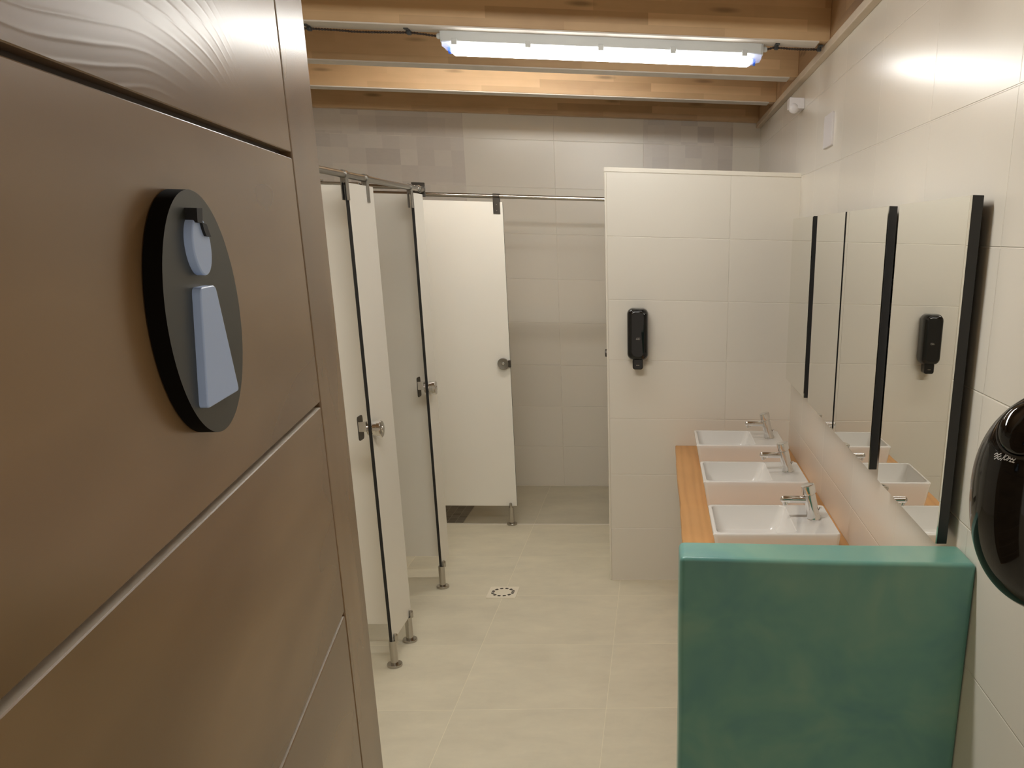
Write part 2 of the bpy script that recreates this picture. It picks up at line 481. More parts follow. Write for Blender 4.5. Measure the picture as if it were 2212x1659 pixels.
struct('wall_right', bm, 'tile_right', 'right wall of large pale beige tiles with the mirrors', 'wall')
bm = BM(); box(bm, XL, XR, YB, YB + .1, -0.1, ZC)
struct('wall_back', bm, 'tile_back', 'far end wall of pale tiles with grey patchwork columns', 'wall')
bm = BM(); box(bm, XL - .1, XL, YF - .1, YB + .1, -0.1, ZC)
struct('wall_left', bm, 'tile_left', 'left wall behind the cubicles', 'wall')
bm = BM()
box(bm, XL, -0.335, YF - .1, YF, 0, ZC); box(bm, 0.62, XR, YF - .1, YF, 0, ZC); box(bm, -0.335, 0.62, YF - .1, YF, 2.16, ZC)
struct('wall_front', bm, 'tile_plain', 'entrance wall around the doorway', 'wall')
bm = BM(); box(bm, XL - .1, XR + .1, YF - .1, YB + .1, ZC, ZC + .08)
struct('ceiling', bm, 'ceiling', 'wooden ceiling boards above the joists', 'ceiling')

# tiled half wall at the end of the basins
XPL = -0.257
bm = BM(); box(bm, XPL + .004, XR, YP, YP + .11, 0, 2.092)
struct('wall_partition', bm, 'tile_part', 'tiled privacy wall with the black soap dispenser', 'wall')
bm = BM(); prism(bm, [(0, 0), (.024, 0), (.024, .112), (.012, .116), (0, .116)],
                 lambda a, b, d: Vector((d, YP - .003 + b, 2.090 + a)), XPL, XR)
bmesh.ops.bevel(bm, geom=[e for e in bm.edges if abs(e.verts[0].co.x - e.verts[1].co.x) > .3], offset=.005, segments=2, affect='EDGES')
struct('trim_1', bm, 'edge_trim', 'cream cap strip along the top of the tiled privacy wall', 'trim')
bm = BM(); box(bm, XPL, XPL + .011, YP - .003, YP + .113, 0, 2.0895, .003)
struct('trim_2', bm, 'edge_trim', 'cream vertical edge strip on the end of the tiled privacy wall', 'trim')
bm = BM(); box(bm, XPL + .011, XR, YP - .004, YP, 0, .006)
struct('trim_3', bm, 'edge_trim', 'pale sealant line at the foot of the tiled privacy wall', 'trim')

# wooden trim and wall plate under the joists along the right wall
bm = BM(); box(bm, .664, XR, YF, YB, 2.519, ZJ - .001, .003)
struct('trim_4', bm, 'trim_wood', 'narrow wooden trim along the top of the right wall', 'trim')
bm = BM(); box(bm, .674, XR, YF, YB, ZJ - .001, ZC)
struct('wall_plate', bm, 'plate_wood', 'wooden wall plate above the trim on the right wall', 'trim')

# joists -------------------------------------------------------------
joist_spec = [(1.40, 'wooden joist over the entrance'), (2.24, 'wooden joist above the green half wall'),
              (3.08, 'wooden joist between the entrance and the lit lamp'),
              (3.92, 'wooden joist carrying the long fluorescent lamp and its cable'),
              (4.76, 'wooden joist just behind the fluorescent lamp'),
              (5.60, 'brightly lit orange joist, second behind the lamp'),
              (6.535, 'dark shaded joist against the far end wall')]
for y, lab in joist_spec:
    wdt = .10 if y < 6.5 else .083
    t = thing('wooden_joist', lab, 'joist', ((XL + XR) / 2, y + wdt / 2, ZJ), 'ceiling joists across the room')
    bm = BM(); box(bm, XL, .674, y, y + wdt, ZJ, ZC, .002, 1)
    build('beam_body', bm, 'joist', t, smooth=False)
    if y < 6.5:
        bm = BM(); box(bm, XL, .632, y + .002, y + wdt + .014, ZJ - .005, ZJ)
        build('edge_strip', bm, 'strip', t, smooth=False, label='pale painted underside strip')

# ------------------------------------------------------------------ lamps
def lamp(x0, y0, ztop, label, gain=1.0, hang=None):
    """waterproof tube fitting, 1.27 m long, running along X"""
    L = 1.27; W = .100
    t = thing('fluorescent_lamp', label, 'lamp', (x0 + L / 2, y0 + W / 2, ztop), 'fluorescent ceiling lamps')
    bm = BM()
    prof = [(0, 0), (0.004, -.034), (.012, -.037), (W - .012, -.037), (W - .004, -.034), (W, 0)]
    prism(bm, [(a, b) for a, b in prof], lambda a, b, d: Vector((d, y0 + a, ztop + b)), x0, x0 + L)
    bmesh.ops.bevel(bm, geom=[e for e in bm.edges if abs(e.verts[0].co.x - e.verts[1].co.x) < 1e-5 and abs(e.verts[0].co.z - e.verts[1].co.z) > .02], offset=.008, segments=2, affect='EDGES')
    build('housing', bm, 'housing', t)
    zt = ztop - .037
    dprof = [(.010, 0), (.013, -.018), (.024, -.034), (.038, -.040), (W - .038, -.040), (W - .024, -.034), (W - .013, -.018), (W - .010, 0)]
    bm = BM(); prism(bm, dprof, lambda a, b, d: Vector((d, y0 + a, zt + b)), x0 + .045, x0 + L - .060)
    build('lit_diffuser', bm, emission('lit_diffuser', (0.985, 0.97, 0.915), LAMP * gain), t, label='glowing white diffuser')
    # clear ends of the cover, tapering outwards
    for xa, xb in ((x0 + .044, x0 + .004), (x0 + L - .059, x0 + L - .006)):
        bm = BM()
        ra = [bm.verts.new((xa, y0 + a, zt + b)) for a, b in dprof]
        rb = [bm.verts.new((xb, y0 + .5 * W + (a - .5 * W) * .93, zt + b * (.35 if b < -.02 else .9))) for a, b in dprof]
        for k in range(len(dprof) - 1): bm.faces.new((ra[k], ra[k + 1], rb[k + 1], rb[k]))
        bm.faces.new(rb)
        bmesh.ops.recalc_face_normals(bm, faces=bm.faces[:])
        build('cover_end', bm, 'clear', t)
        s = 1 if xb > xa else -1
        bm = BM(); lathe(bm, [(.013, 0), (.013, .030 if s > 0 else .012)], (xa if s > 0 else xa - .012, y0 + .05, zt - .022), 'X', 20)
        build('tube_end', bm, 'tube_end', t)
        bm = BM(); lathe(bm, [(.0140, 0), (.0140, .009)], (xa + (.022 if s > 0 else -.022), y0 + .05, zt - .022), 'X', 20)
        build('blue_ring', bm, 'tube_blue', t)
    for k in range(5):
        xc = x0 + .055 + k * (L - .13) / 4
        for ys in (y0 - .003, y0 + W - .005):
            bm = BM(); box(bm, xc - .011, xc + .011, ys, ys + .008, zt - .010, zt + .012, .002)
            build('cover_clip', bm, 'housing', t)
    if hang:
        for xh in (x0 + .2, x0 + L - .2):
            bm = BM(); box(bm, xh - .015, xh + .015, y0 + .035, y0 + .065, ztop, hang)
            build('hanger', bm, 'housing', t)
    if True:
        for xs, sg in ((x0, -1), (x0 + L, 1)):
            bm = BM(); lathe(bm, [(.011, -.004), (.011, .012), (.007, .018)] if sg > 0 else [(.007, -.018), (.011, -.012), (.011, .004)], (xs, y0 + .035, ztop - .014), 'X', 16)
            build('cable_gland', bm, 'housing', t)
    return t
lamp(-.850, 3.990, ZJ - .005, 'lit fluorescent tube lamp under a joist at the top of the picture', 0.72)
lamp(-1.12, 2.200, ZJ - .005, 'fluorescent tube lamp above the green half wall', 3.15)
lamp(-1.45, 4.905, ZJ + .125, 'fluorescent tube lamp tucked behind the joist near the cubicles', 1.42, ZC)

# twisted cable, clipped under the lamp's joist
def twisted(bm, pts, pitch=.022, amp=.0022, r=.0024):
    P = [Vector(p) for p in pts]
    segs = [(b - a).length for a, b in zip(P, P[1:])]; tot = sum(segs)
    N = int(tot / .0028)
    def at(s):
        for a, b, l in zip(P, P[1:], segs):
            if s <= l: return a.lerp(b, s / l)
            s -= l
        return P[-1]
    for ph in (0, pi):
        path = []
        for i in range(N + 1):
            s = tot * i / N; a = 2 * pi * s / pitch + ph
            path.append(at(s) + Vector((0, cos(a) * amp, sin(a) * amp)))
        tube(bm, path, r, 5)
def smoothpath(pts, n_=10):
    out = []
    P = [Vector(p) for p in pts]
    for i in range(len(P) - 1):
        p0, p1, p2, p3 = P[max(i - 1, 0)], P[i], P[i + 1], P[min(i + 2, len(P) - 1)]
        for k in range(n_):
            t = k / n_
            out.append(.5 * ((2 * p1) + (-p0 + p2) * t + (2 * p0 - 5 * p1 + 4 * p2 - p3) * t * t + (-p0 + 3 * p1 - 3 * p2 + p3) * t ** 3))
    out.append(P[-1]); return out
zc = ZJ - .0125
cl = [(-2.1, 4.018, zc), (-1.35, 4.018, zc), (-1.16, 4.024, zc - .003), (-0.972, 4.018, zc), (-.925, 4.022, zc - .002), (-.866, 4.026, ZJ - .019)]
bm = BM(); twisted(bm, smoothpath(cl))
tag(build('twisted_cable', bm, 'cable'), 'dark brown twisted cable running left from the lamp', 'cable', 'lamp cables')
cr = [(.436, 4.026, ZJ - .019), (.455, 4.022, zc - .002), (.474, 4.018, zc), (.56, 4.022, zc - .002), (.651, 4.018, zc)]
bm = BM(); twisted(bm, smoothpath(cr))
tag(build('twisted_cable', bm, 'cable'), 'short dark twisted cable between the lamp and the right wall', 'cable', 'lamp cables')
def clip(x, lab):
    t = thing('cable_clip', lab, 'cable clip', (x, 4.0, ZJ - .005), 'clips holding the lamp cable')
    bm = BM(); box(bm, x - .009, x + .009, 3.968, 4.010, ZJ - .009, ZJ - .005, .001)
    build('clip_base', bm, 'clip', t)
    bm = BM(); box(bm, x - .008, x + .008, 4.007, 4.030, ZJ - .020, ZJ - .005, .003)
    build('clip_hook', bm, 'clip', t)
    bm = BM(); lathe(bm, [(.0035, -.0035), (.003, -.001), (.003, 0)], (x, 3.984, ZJ - .0085), 'Z', 12)
    build('screw', bm, 'steel', t)
clip(-1.350, 'black cable clip beside the edge of the wooden door')
clip(-.972, 'black cable clip just left of the lamp')
clip(.474, 'black cable clip just right of the lamp')
clip(.648, 'black cable clip where the cable ends near the right wall')

# ------------------------------------------------------------------ entrance door (hinged at the camera's left)
DM = Matrix(((DU.x, -DN.x, 0, 0), (DU.y, -DN.y, 0, 0), (0, 0, 1, 0), (0, 0, 0, 1)))
def door_obj(name, bm, mats, parent, **k):
    """mesh given as (u, depth behind the face, z); kept in that frame so the wood grain follows the leaf"""
    me = bpy.data.meshes.new(name); bm.to_mesh(me); bm.free()
    for m in mats: me.materials.append(MAT[m])
    me.polygons.foreach_set('use_smooth', [True] * len(me.polygons)); me.set_sharp_from_angle(angle=radians(30))
    ob = bpy.data.objects.new(name, me); COL.objects.link(ob)
    wn(ob)
    ob.parent = parent
    for a, v in k.items(): ob[a] = v
    return ob
droot = bpy.data.objects.new('door_1', None); COL.objects.link(droot)
droot.rotation_euler = (0, 0, math.atan2(DU.y, DU.x)); droot.location = (DN.x * D0, DN.y * D0, 0)
# local +Y of the root = DU rotated +90deg = -DN  (behind the face)
tag(droot, 'brown-stained wooden entrance door standing open at the left', 'door', kind='structure')
U0, U1 = .355, 1.3036
US0, = (1.1465,)
zs = [0.012, .240, .514, .788, 1.0605, 1.3331, 1.6038, 1.8791, 2.125]
bm = BM()
for a, b in zip(zs, zs[1:]):
    box(bm, U0, US0 - .0012, 0, .012, a + .0031, b - .0031, .0008, 1)
bm.normal_update()
for f in bm.faces:                                # the tongues between the boards are left unstained
    f.material_index = 1 if f.normal.z > .9 else 0
door_obj('boards', bm, ['door_board', 'door_tongue'], droot, label='horizontal brown boards')
bm = BM()
box(bm, US0 + .0012, U1, -.0005, .044, zs[0], zs[-1], .0025, 2)
door_obj('stile', bm, ['door_stile'], droot, label='vertical closing stile')
bm = BM(); box(bm, U0, US0, .0119, .040, zs[0], zs[-1])
door_obj('core', bm, ['door_core'], droot)

# round sign on the door
def S(a, b, d): return dpt(a, b, d)
SU, SZ = .7265, 1.7432
troot = thing('restroom_sign', 'round dark restroom sign with a pale blue figure on the wooden door', 'sign', dpt(SU, SZ))
bm = BM(); prism(bm, [(SU + .0838 * cos(2 * pi * k / 96), SZ + .0838 * sin(2 * pi * k / 96)) for k in range(96)], S, .001, .012, mi=(0, 1))
build('backing_disc', bm, ['sign_plate', 'sign_side'], troot)
bm = BM(); prism(bm, [(.7187 + .0196 * cos(2 * pi * k / 64), 1.7902 + .0196 * sin(2 * pi * k / 64)) for k in range(64)], S, .012, .0178, .0012)
build('figure_head', bm, 'sign_blue', troot, label='pale blue round head')
def rounded(pts, r, n_=5):
    out = []; P = [Vector(p) for p in pts]; m = len(P)
    for i in range(m):
        p, a, b = P[i], P[i - 1], P[(i + 1) % m]
        da, db = (a - p).normalized(), (b - p).normalized()
        for k in range(n_ + 1):
            t = k / n_
            q0, q1 = p + da * r, p + db * r
            out.append(tuple((1 - t) ** 2 * q0 + 2 * t * (1 - t) * p + t * t * q1))
    return out
bm = BM(); prism(bm, rounded([(.7005, 1.7632), (.6775, 1.6838), (.7572, 1.6838), (.7352, 1.7632)], .005), S, .012, .0178, .0012)
build('figure_body', bm, 'sign_blue', troot, label='pale blue tapered body')
bm = BM()
prism(bm, [(.7109, 1.8149), (.7234, 1.8152), (.7195, 1.8052), (.7085, 1.8057)], S, .012, .0196)
prism(bm, [(.7186, 1.8060), (.7283, 1.8045), (.7320, 1.7990), (.7348, 1.7962), (.7243, 1.7967), (.7203, 1.8013)], S, .012, .0196)
build('figure_bow', bm, 'sign_black', troot, label='small black hair bow')

# ------------------------------------------------------------------ green half wall
GX0, GY0, GY1, GZ = .0495, 1.789, 1.921, 1.144
bm = BM(); box(bm, GX0, XR, GY0, GY1, 0, GZ, .012, 4)
for _ in range(1):
    bmesh.ops.subdivide_edges(bm, edges=[e for e in bm.edges if e.calc_length() > .3], cuts=5, use_grid_fill=True)
rng = random.Random(5)
for v in bm.verts:
    v.co.y += (XR - v.co.x) / .645 * (.044 if v.co.y < (GY0 + GY1) / 2 else .022)   # the plaster wall is not quite square to the room
    if v.co.x < XR - .02:
        v.co.z += .0012 * sin(v.co.x * 9 + 1.0)
        v.co.x += .0010 * sin(v.co.z * 11)
tag(struct('wall_green', bm, 'green', smooth=True), 'green polished plaster half wall in front of the basins', 'half wall', kind='structure')

# ------------------------------------------------------------------ worktop, basins, taps
CTZ = .760
bm = BM()
ys = [2.45 + (4.645 - 2.45) * k / 44 for k in range(45)]
rng = random.Random(3)
edge = [.093 + .0016 * sin(y * 7.3) + .0012 * sin(y * 23.1 + 1) for y in ys]
top = [bm.verts.new((x + .003, y, CTZ)) for x, y in zip(edge, ys)] ; tr_ = [bm.verts.new((XR - .001, y, CTZ)) for y in ys]
e2 = [bm.verts.new((x, y, CTZ - .004)) for x, y in zip(edge, ys)]
bo = [bm.verts.new((x + .004, y, CTZ - .055)) for x, y in zip(edge, ys)]; br = [bm.verts.new((XR - .001, y, CTZ - .055)) for y in ys]
for k in range(44):
    bm.faces.new((top[k], tr_[k], tr_[k + 1], top[k + 1])); bm.faces.new((e2[k], top[k], top[k + 1], e2[k + 1]))
    bm.faces.new((bo[k], e2[k], e2[k + 1], bo[k + 1])); bm.faces.new((br[k], bo[k], bo[k + 1], br[k + 1])); bm.faces.new((tr_[k], br[k], br[k + 1], tr_[k + 1]))
bm.faces.new((top[0], e2[0], bo[0], br[0], tr_[0])); bm.faces.new((top[-1], tr_[-1], br[-1], bo[-1], e2[-1]))
bmesh.ops.recalc_face_normals(bm, faces=bm.faces[:])
ct = thing('worktop', 'orange pine worktop carrying the three white basins', 'worktop', (.39, 3.55, CTZ - .055))
build('slab', bm, 'worktop', ct)
for yb in (2.62, 4.50):
    bm = BM(); box(bm, .20, XR - .001, yb, yb + .04, CTZ - .095, CTZ - .055, .002); box(bm, XR - .03, XR - .001, yb, yb + .04, CTZ - .40, CTZ - .095, .002)
    build('bracket', bm, 'steel_dull', ct)

def basin(yc, label):
    t = thing('wash_basin', label, 'basin', (.397, yc, CTZ), 'white basins on the worktop')
    x0, x1, hy, z0, z1 = .184, .610, .172, CTZ, .882
    bm = BM()
    NS = 8
    def loop(ax, bx, ay, by, r, z):
        w, h = bx - ax, by - ay
        return [bm.verts.new((a, b, z)) for a, b in rrect(w, h, r, NS, (ax + bx) / 2, (ay + by) / 2)]
    def bridge(a, b):
        for k in range(len(a)): bm.faces.new((a[k], a[(k + 1) % len(a)], b[(k + 1) % len(b)], b[k]))
    y0, y1 = yc - hy, yc + hy
    L = [loop(x0 + .030, x1 - .016, y0 + .010, y1 - .010, .012, z0),
         loop(x0 + .020, x1 - .009, y0 + .004, y1 - .004, .014, z0 + .010),
         loop(x0 + .004, x1 - .001, y0, y1, .015, z1 - .020),
         loop(x0, x1, y0, y1, .015, z1 - .006),
         loop(x0 + .002, x1 - .002, y0 + .002, y1 - .002, .014, z1 - .0015),
         loop(x0 + .005, x1 - .005, y0 + .005, y1 - .005, .013, z1)]
    for a, b in zip(L, L[1:]): bridge(a, b)
    bm.faces.new(list(reversed(L[0])))
    # top: an inner opening for the bowl, the tap ledge stays solid
    bx0, bx1 = x0 + .012, x0 + .282
    B = [loop(bx0, bx1, y0 + .011, y1 - .011, .026, z1),
         loop(bx0 + .003, bx1 - .003, y0 + .014, y1 - .014, .025, z1 - .004),
         loop(bx0 + .010, bx1 - .016, y0 + .020, y1 - .020, .028, z1 - .055),
         loop(bx0 + .022, bx1 - .034, y0 + .032, y1 - .032, .032, z1 - .084),
         loop(bx0 + .060, bx1 - .075, y0 + .070, y1 - .070, .030, z1 - .090)]
    n_ = len(B[0])
    bridge(L[5], B[0])
    for a, b in zip(B, B[1:]): bridge(a, b)
    bm.faces.new(B[-1])
    bmesh.ops.recalc_face_normals(bm, faces=bm.faces[:])
    build('bowl', bm, 'ceramic', t, angle=40)
    bm = BM(); lathe(bm, [(0.0001, .0035), (.016, .0030), (.020, .0015), (.021, 0)], ((bx0 + bx1) / 2, yc, z1 - .090), 'Z', 28)
    build('waste_plug', bm, 'chrome', t)
    return t
BY = [2.965, 3.630, 4.292]
b0 = basin(BY[0], 'nearest white basin, partly hidden by the green half wall')
copy_thing(b0, (0, BY[1] - BY[0], 0), 'middle one of the three white basins')
copy_thing(b0, (0, BY[2] - BY[0], 0), 'farthest white basin, beside the tiled privacy wall')

def tap(yc, label):
    base = Vector((.547, yc, .8822))
    t = thing('push_tap', label, 'tap', base, 'chrome taps on the basins')
    axis = Vector((-.030, 0, .122)).normalized(); Fm = frame(axis)
    bm = BM(); lathe(bm, [(.0245, 0), (.0245, .006), (.0225, .010), (.0215, .060), (.0208, .088), (.0200, .091)], base + Vector((0, 0, -.001)), Fm, 36)
    for v in bm.verts:
        if v.co.z < base.z + .002: v.co.z = base.z
    build('tap_body', bm, 'chrome', t)
    bm = BM(); lathe(bm, [(.0200, .0905), (.0200, .093), (.0235, .0945), (.0240, .098), (.0240, .122), (.0228, .1255), (.018, .1268), (.0001, .1272)], base, Fm, 36)
    build('push_button', bm, 'chrome', t)
    s0 = base + axis * .071 + Vector((-.006, 0, 0)); tip = Vector((.4245, yc, s0.z + .001))
    L_ = tip - s0; d_ = L_.normalized()
    pts = [s0, s0 + L_ * .5, tip - d_ * .0125] + [tip - d_ * .0125 * (1 - sin(radians(a_))) for a_ in (30, 50, 65, 78, 88)]
    rad = [.0125, .0125, .0125] + [.0125 * cos(radians(a_)) for a_ in (30, 50, 65, 78, 88)]
    bm = BM(); tube(bm, pts, rad, 24)
    build('spout', bm, 'chrome', t, angle=60)
    ax2 = Vector((.35, 0, -1)).normalized()
    bm = BM(); lathe(bm, [(.0085, .000), (.0100, .002), (.0100, .0185), (.0085, .0195), (.0001, .0185)], tip + Vector((.014, 0, -.001)), frame(ax2), 22)
    build('aerator', bm, 'chrome', t)
    l0 = base + axis * .026 + Vector((.014, 0, 0))
    bm = BM(); tube(bm, [l0, l0 + Vector((.008, -.004, .008)), l0 + Vector((.012, -.005, .018))], [.0045, .004, .0042], 10)
    build('side_lever', bm, 'chrome', t)
    return t
t0 = tap(BY[0], 'chrome push tap on the nearest basin')
copy_thing(t0, (0, BY[1] - BY[0] + .003, 0), 'chrome push tap on the middle basin')
copy_thing(t0, (0, BY[2] - BY[0] + .003, 0), 'chrome push tap on the farthest basin')

# ------------------------------------------------------------------ mirrors
def mirror(y0, y1, label):
    t = thing('wall_mirror', label, 'mirror', (.69, (y0 + y1) / 2, 1.138), 'frameless mirrors above the basins')
    bm = BM(); box(bm, .6515, .6755, y0, y1, 1.138, 1.902, .0008, 1)
    build('black_backing', bm, 'mirror_frame', t, smooth=False)
    bm = BM(); box(bm, .6485, .6515, y0 + .0006, y1 - .0006, 1.1386, 1.9014)
    build('mirror_glass', bm, 'mirror', t, smooth=False)
    for yy in (y0 + .09, y1 - .13):
        for zz in (1.22, 1.78):
            bm = BM(); box(bm, .6755, XR, yy, yy + .04, zz, zz + .04)
            build('mount', bm, 'mirror_frame', t, smooth=False)
    return t
mirror(1.946, 2.530, 'nearest mirror on the right wall, reflecting the black soap dispenser')
mirror(2.654, 3.236, 'second mirror from the camera, right of the thin gap')
mirror(3.262, 3.836, 'third mirror from the camera, left of the thin gap')
mirror(3.952, 4.530, 'farthest mirror, next to the tiled privacy wall')

# ------------------------------------------------------------------ soap dispenser on the privacy wall
sx, szb, szt = -.0985, 1.211, 1.466
t = thing('soap_dispenser', 'glossy black soap dispenser on the tiled privacy wall', 'soap dispenser', (sx, YP, szb - .047))
bm = BM()
secs = [(0.000, .050, .24), (.016, .053, .252), (.060, .053, .254), (.082, .050, .248), (.094, .043, .236), (.100, .030, .214)]
rings = []
for d, hw, hh in secs:
    zc_ = (szb + szt) / 2
    rings.append([bm.verts.new((sx + a, YP - d, zc_ + b)) for a, b in rrect(hw * 2, hh, min(hw, .034) * (.9), 8)])
for a, b in zip(rings, rings[1:]):
    for k in range(len(a)): bm.faces.new((a[k], a[(k + 1) % len(a)], b[(k + 1) % len(b)], b[k]))
bm.faces.new(rings[-1]); bm.faces.new(list(reversed(rings[0])))
bmesh.ops.recalc_face_normals(bm, faces=bm.faces[:])
build('cover', bm, 'black_gloss', t, angle=50)
bm = BM(); prism(bm, rrect(.052, .056, .012, 5, sx, szb - .018), lambda a, b, d: Vector((a, YP - d, b)), .018, .078, .004)
build('nozzle', bm, 'black_gloss', t)
bm = BM(); prism(bm, rrect(.016, .003, .001, 2, sx, szb - .024), lambda a, b, d: Vector((a, YP - d, b)), .0775, .0785)
build('push_mark', bm, 'steel_dull', t)
# small outlined emblem
bm = BM()
ox, oz = sx + .002, 1.320
pts = [(-.0095, -.0040), (-.0075, .0020), (-.004, .0042), (.0098, .0042), (.0098, -.0020), (.0075, -.0042), (.002, -.0050), (.0, -.0028), (-.0095, -.0040)]
tube(bm, [(ox + a, YP - .1004, oz + b) for a, b in pts], .0007, 6)
tube(bm, [(ox + a, YP - .1004, oz + b) for a, b in [(-.0055, -.001), (.006, .0016)]], .0006, 6)
tube(bm, [(ox + a, YP - .1004, oz + b) for a, b in [(-.003, -.003), (.007, -.0006)]], .0006, 6)
build('emblem', bm, 'steel_dull', t, label='tiny grey outlined emblem')

# ------------------------------------------------------------------ big black dispenser on the right wall, near the camera
JD, JY, JZ, JRY, JRU, JRD, JE = .216, 1.281, 1.456, .111, .167, .213, 2.507
def jp(th, rho, lift=0.0):
    s = sin(th); rz = JRU if s > 0 else JRD
    return Vector((XR - JD * (1 - min(rho, 1.0) ** JE) ** (1 / JE) - lift, JY + JRY * cos(th) * rho, JZ + rz * s * rho))
t = thing('towel_dispenser', 'large glossy black rounded dispenser on the right wall at the picture edge', 'dispenser', (XR, JY, JZ - JRD))
bm = BM(); N1, N2 = 96, 48
grid = []
for j in range(1, N2 + 1):
    rho = sin(j / N2 * pi / 2)
    grid.append([bm.verts.new(jp(2 * pi * k / N1, rho)) for k in range(N1)])
cen = bm.verts.new(jp(0, 0))
for k in range(N1): bm.faces.new((cen, grid[0][k], grid[0][(k + 1) % N1]))
for a, b in zip(grid, grid[1:]):
    for k in range(N1): bm.faces.new((a[k], b[k], b[(k + 1) % N1], a[(k + 1) % N1]))
bm.faces.new(grid[-1])
bmesh.ops.recalc_face_normals(bm, faces=bm.faces[:])
build('cover', bm, 'black_gloss', t, angle=60)
def text_obj(name, body, size, loc, rot_m, mat, parent, ext=.0004, shear=0.0):
    cu = bpy.data.curves.new(name, 'FONT'); cu.body = body; cu.size = size; cu.extrude = ext
    cu.align_x = 'CENTER'; cu.align_y = 'CENTER'; cu.shear = shear; cu.offset = size * .018
    tmp = bpy.data.objects.new(name, cu); COL.objects.link(tmp)
    dg = bpy.context.evaluated_depsgraph_get(); dg.update()
    me = bpy.data.meshes.new_from_object(tmp.evaluated_get(dg))
    bpy.data.objects.remove(tmp, do_unlink=True)
    me.transform(Matrix.Translation(Vector(loc)) @ rot_m)
    me.transform(Matrix.Translation(-Vector(parent.location)))
    me.materials.clear(); me.materials.append(MAT[mat])
    ob = bpy.data.objects.new(name, me); COL.objects.link(ob); ob.parent = parent
    return ob

# ------------------------------------------------------------------ electrics on the right wall
t = thing('double_socket', 'white double power socket between the two nearest mirrors', 'socket', (XR, 2.668, 1.62))
bm = BM(); prism(bm, rrect(.082, .165, .006, 3, 2.668, 1.620), lambda a, b, d: Vector((XR - d, a, b)), 0, .010, .002)
build('cover_plate', bm, 'white_plastic', t)
for zz in (1.655, 1.584):
    bm = BM(); prism(bm, rrect(.060, .060, .004, 3, 2.668, zz), lambda a, b, d: Vector((XR - d, a, b)), .0095, .0125, .001)
    fr = build('insert', bm, 'white_plastic', t)
    bm = BM(); lathe(bm, [(.0001, .0126), (.017, .0126), (.0195, .0129), (.0205, .0126)], (XR, 2.668, zz), (Vector((0, 1, 0)), Vector((0, 0, 1)), Vector((-1, 0, 0))), 24)
    build('socket_well', bm, 'grey_dark', t)
t = thing('blank_plate', 'white rectangular blank cover plate high on the right wall', 'cover plate', (XR, 3.932, 2.167))
bm = BM(); prism(bm, rrect(.186, .124, .008, 4, 3.932, 2.229), lambda a, b, d: Vector((XR - d, a, b)), 0, .009, .002)
build('plate', bm, 'white_plastic', t)
t = thing('motion_sensor', 'white motion sensor near the ceiling on the right wall', 'sensor', (XR, 4.70, 2.40))
bm = BM(); box(bm, .622, XR, 4.650, 4.735, 2.399, 2.447, .004)
build('sensor_body', bm, 'white_plastic', t)
bm = BM(); lathe(bm, [(.0001, -.026), (.010, -.0245), (.019, -.018), (.0245, -.008), (.026, 0), (.0245, .010), (.018, .018), (.0001, .0195)], (.645, 4.668, 2.404), 'Z', 32)
build('sensor_dome', bm, 'white_plastic', t)

# ------------------------------------------------------------------ cubicles
def panel(bm, x0, x1, y0, y1, z0, z1):
    """laminate board: white faces, black core on the narrow edges"""
    box(bm, x0, x1, y0, y1, z0, z1)
    thin = 0 if (x1 - x0) < (y1 - y0) else 1
    for f in bm.faces:
        nn = f.normal
        f.material_index = 0 if abs(nn[thin]) > .9 else 1
    bm.normal_update()
    for f in bm.faces:
        f.material_index = 0 if abs(f.normal[thin]) > .9 else 1
    return bm
def foot_bms(x, y, face):
    """face: unit vector pointing to the visible side of the panel"""
    a = BM(); lathe(a, [(.0315, 0), (.0325, .002), (.0325, .010), (.0310, .0125), (.017, .0125)], (x, y, 0), 'Z', 32)
    b = BM(); lathe(b, [(.0162, .011), (.0162, .118), (.0150, .1215)], (x, y, 0), 'Z', 28)
    c = BM(); lathe(c, [(.0088, .1185), (.0088, .146), (.0070, .151), (.0001, .153)], (x + face[0] * .0155, y + face[1] * .0155, 0), 'Z', 20)
    return (('foot_base', a), ('foot_post', b), ('foot_pin', c))
def add_foot(x, y, face, parent):
    bms = foot_bms(x, y, face)
    f = build('foot', bms[1][1], 'steel', parent)
    for nm, b in (bms[0], bms[2]):
        bmesh.ops.translate(b, verts=b.verts[:], vec=-Vector(parent.location))
        me = bpy.data.meshes.new(nm); b.to_mesh(me); b.free(); me.materials.append(MAT['steel'])
        me.polygons.foreach_set('use_smooth', [True] * len(me.polygons)); me.set_sharp_from_angle(angle=radians(35))
        ob = bpy.data.objects.new(nm, me); COL.objects.link(ob); ob.parent = f
def hanger_x(y, parent, zr=1.991, mat='steel_dull'):
    """clamp on the front rail (rail along Y, panel below)"""
    bm = BM()
    lathe(bm, [(.0128, -.016), (.0160, -.016), (.0160, .016), (.0128, .016), (.0128, -.016)], (XF, y, zr), 'Y', 28, closed=False)
    for s in (1, -1):
        box(bm, XF + s * .0085 - .0016, XF + s * .0085 + .0016, y - .015, y + .015, 1.903, zr - .0105, .0008, 1)
    box(bm, XF - .010, XF + .010, y - .012, y + .012, 1.966, zr - .0135)
    build('rail_clamp', bm, mat, parent)
TH = .0065
ZT, ZB = 1.964, .122
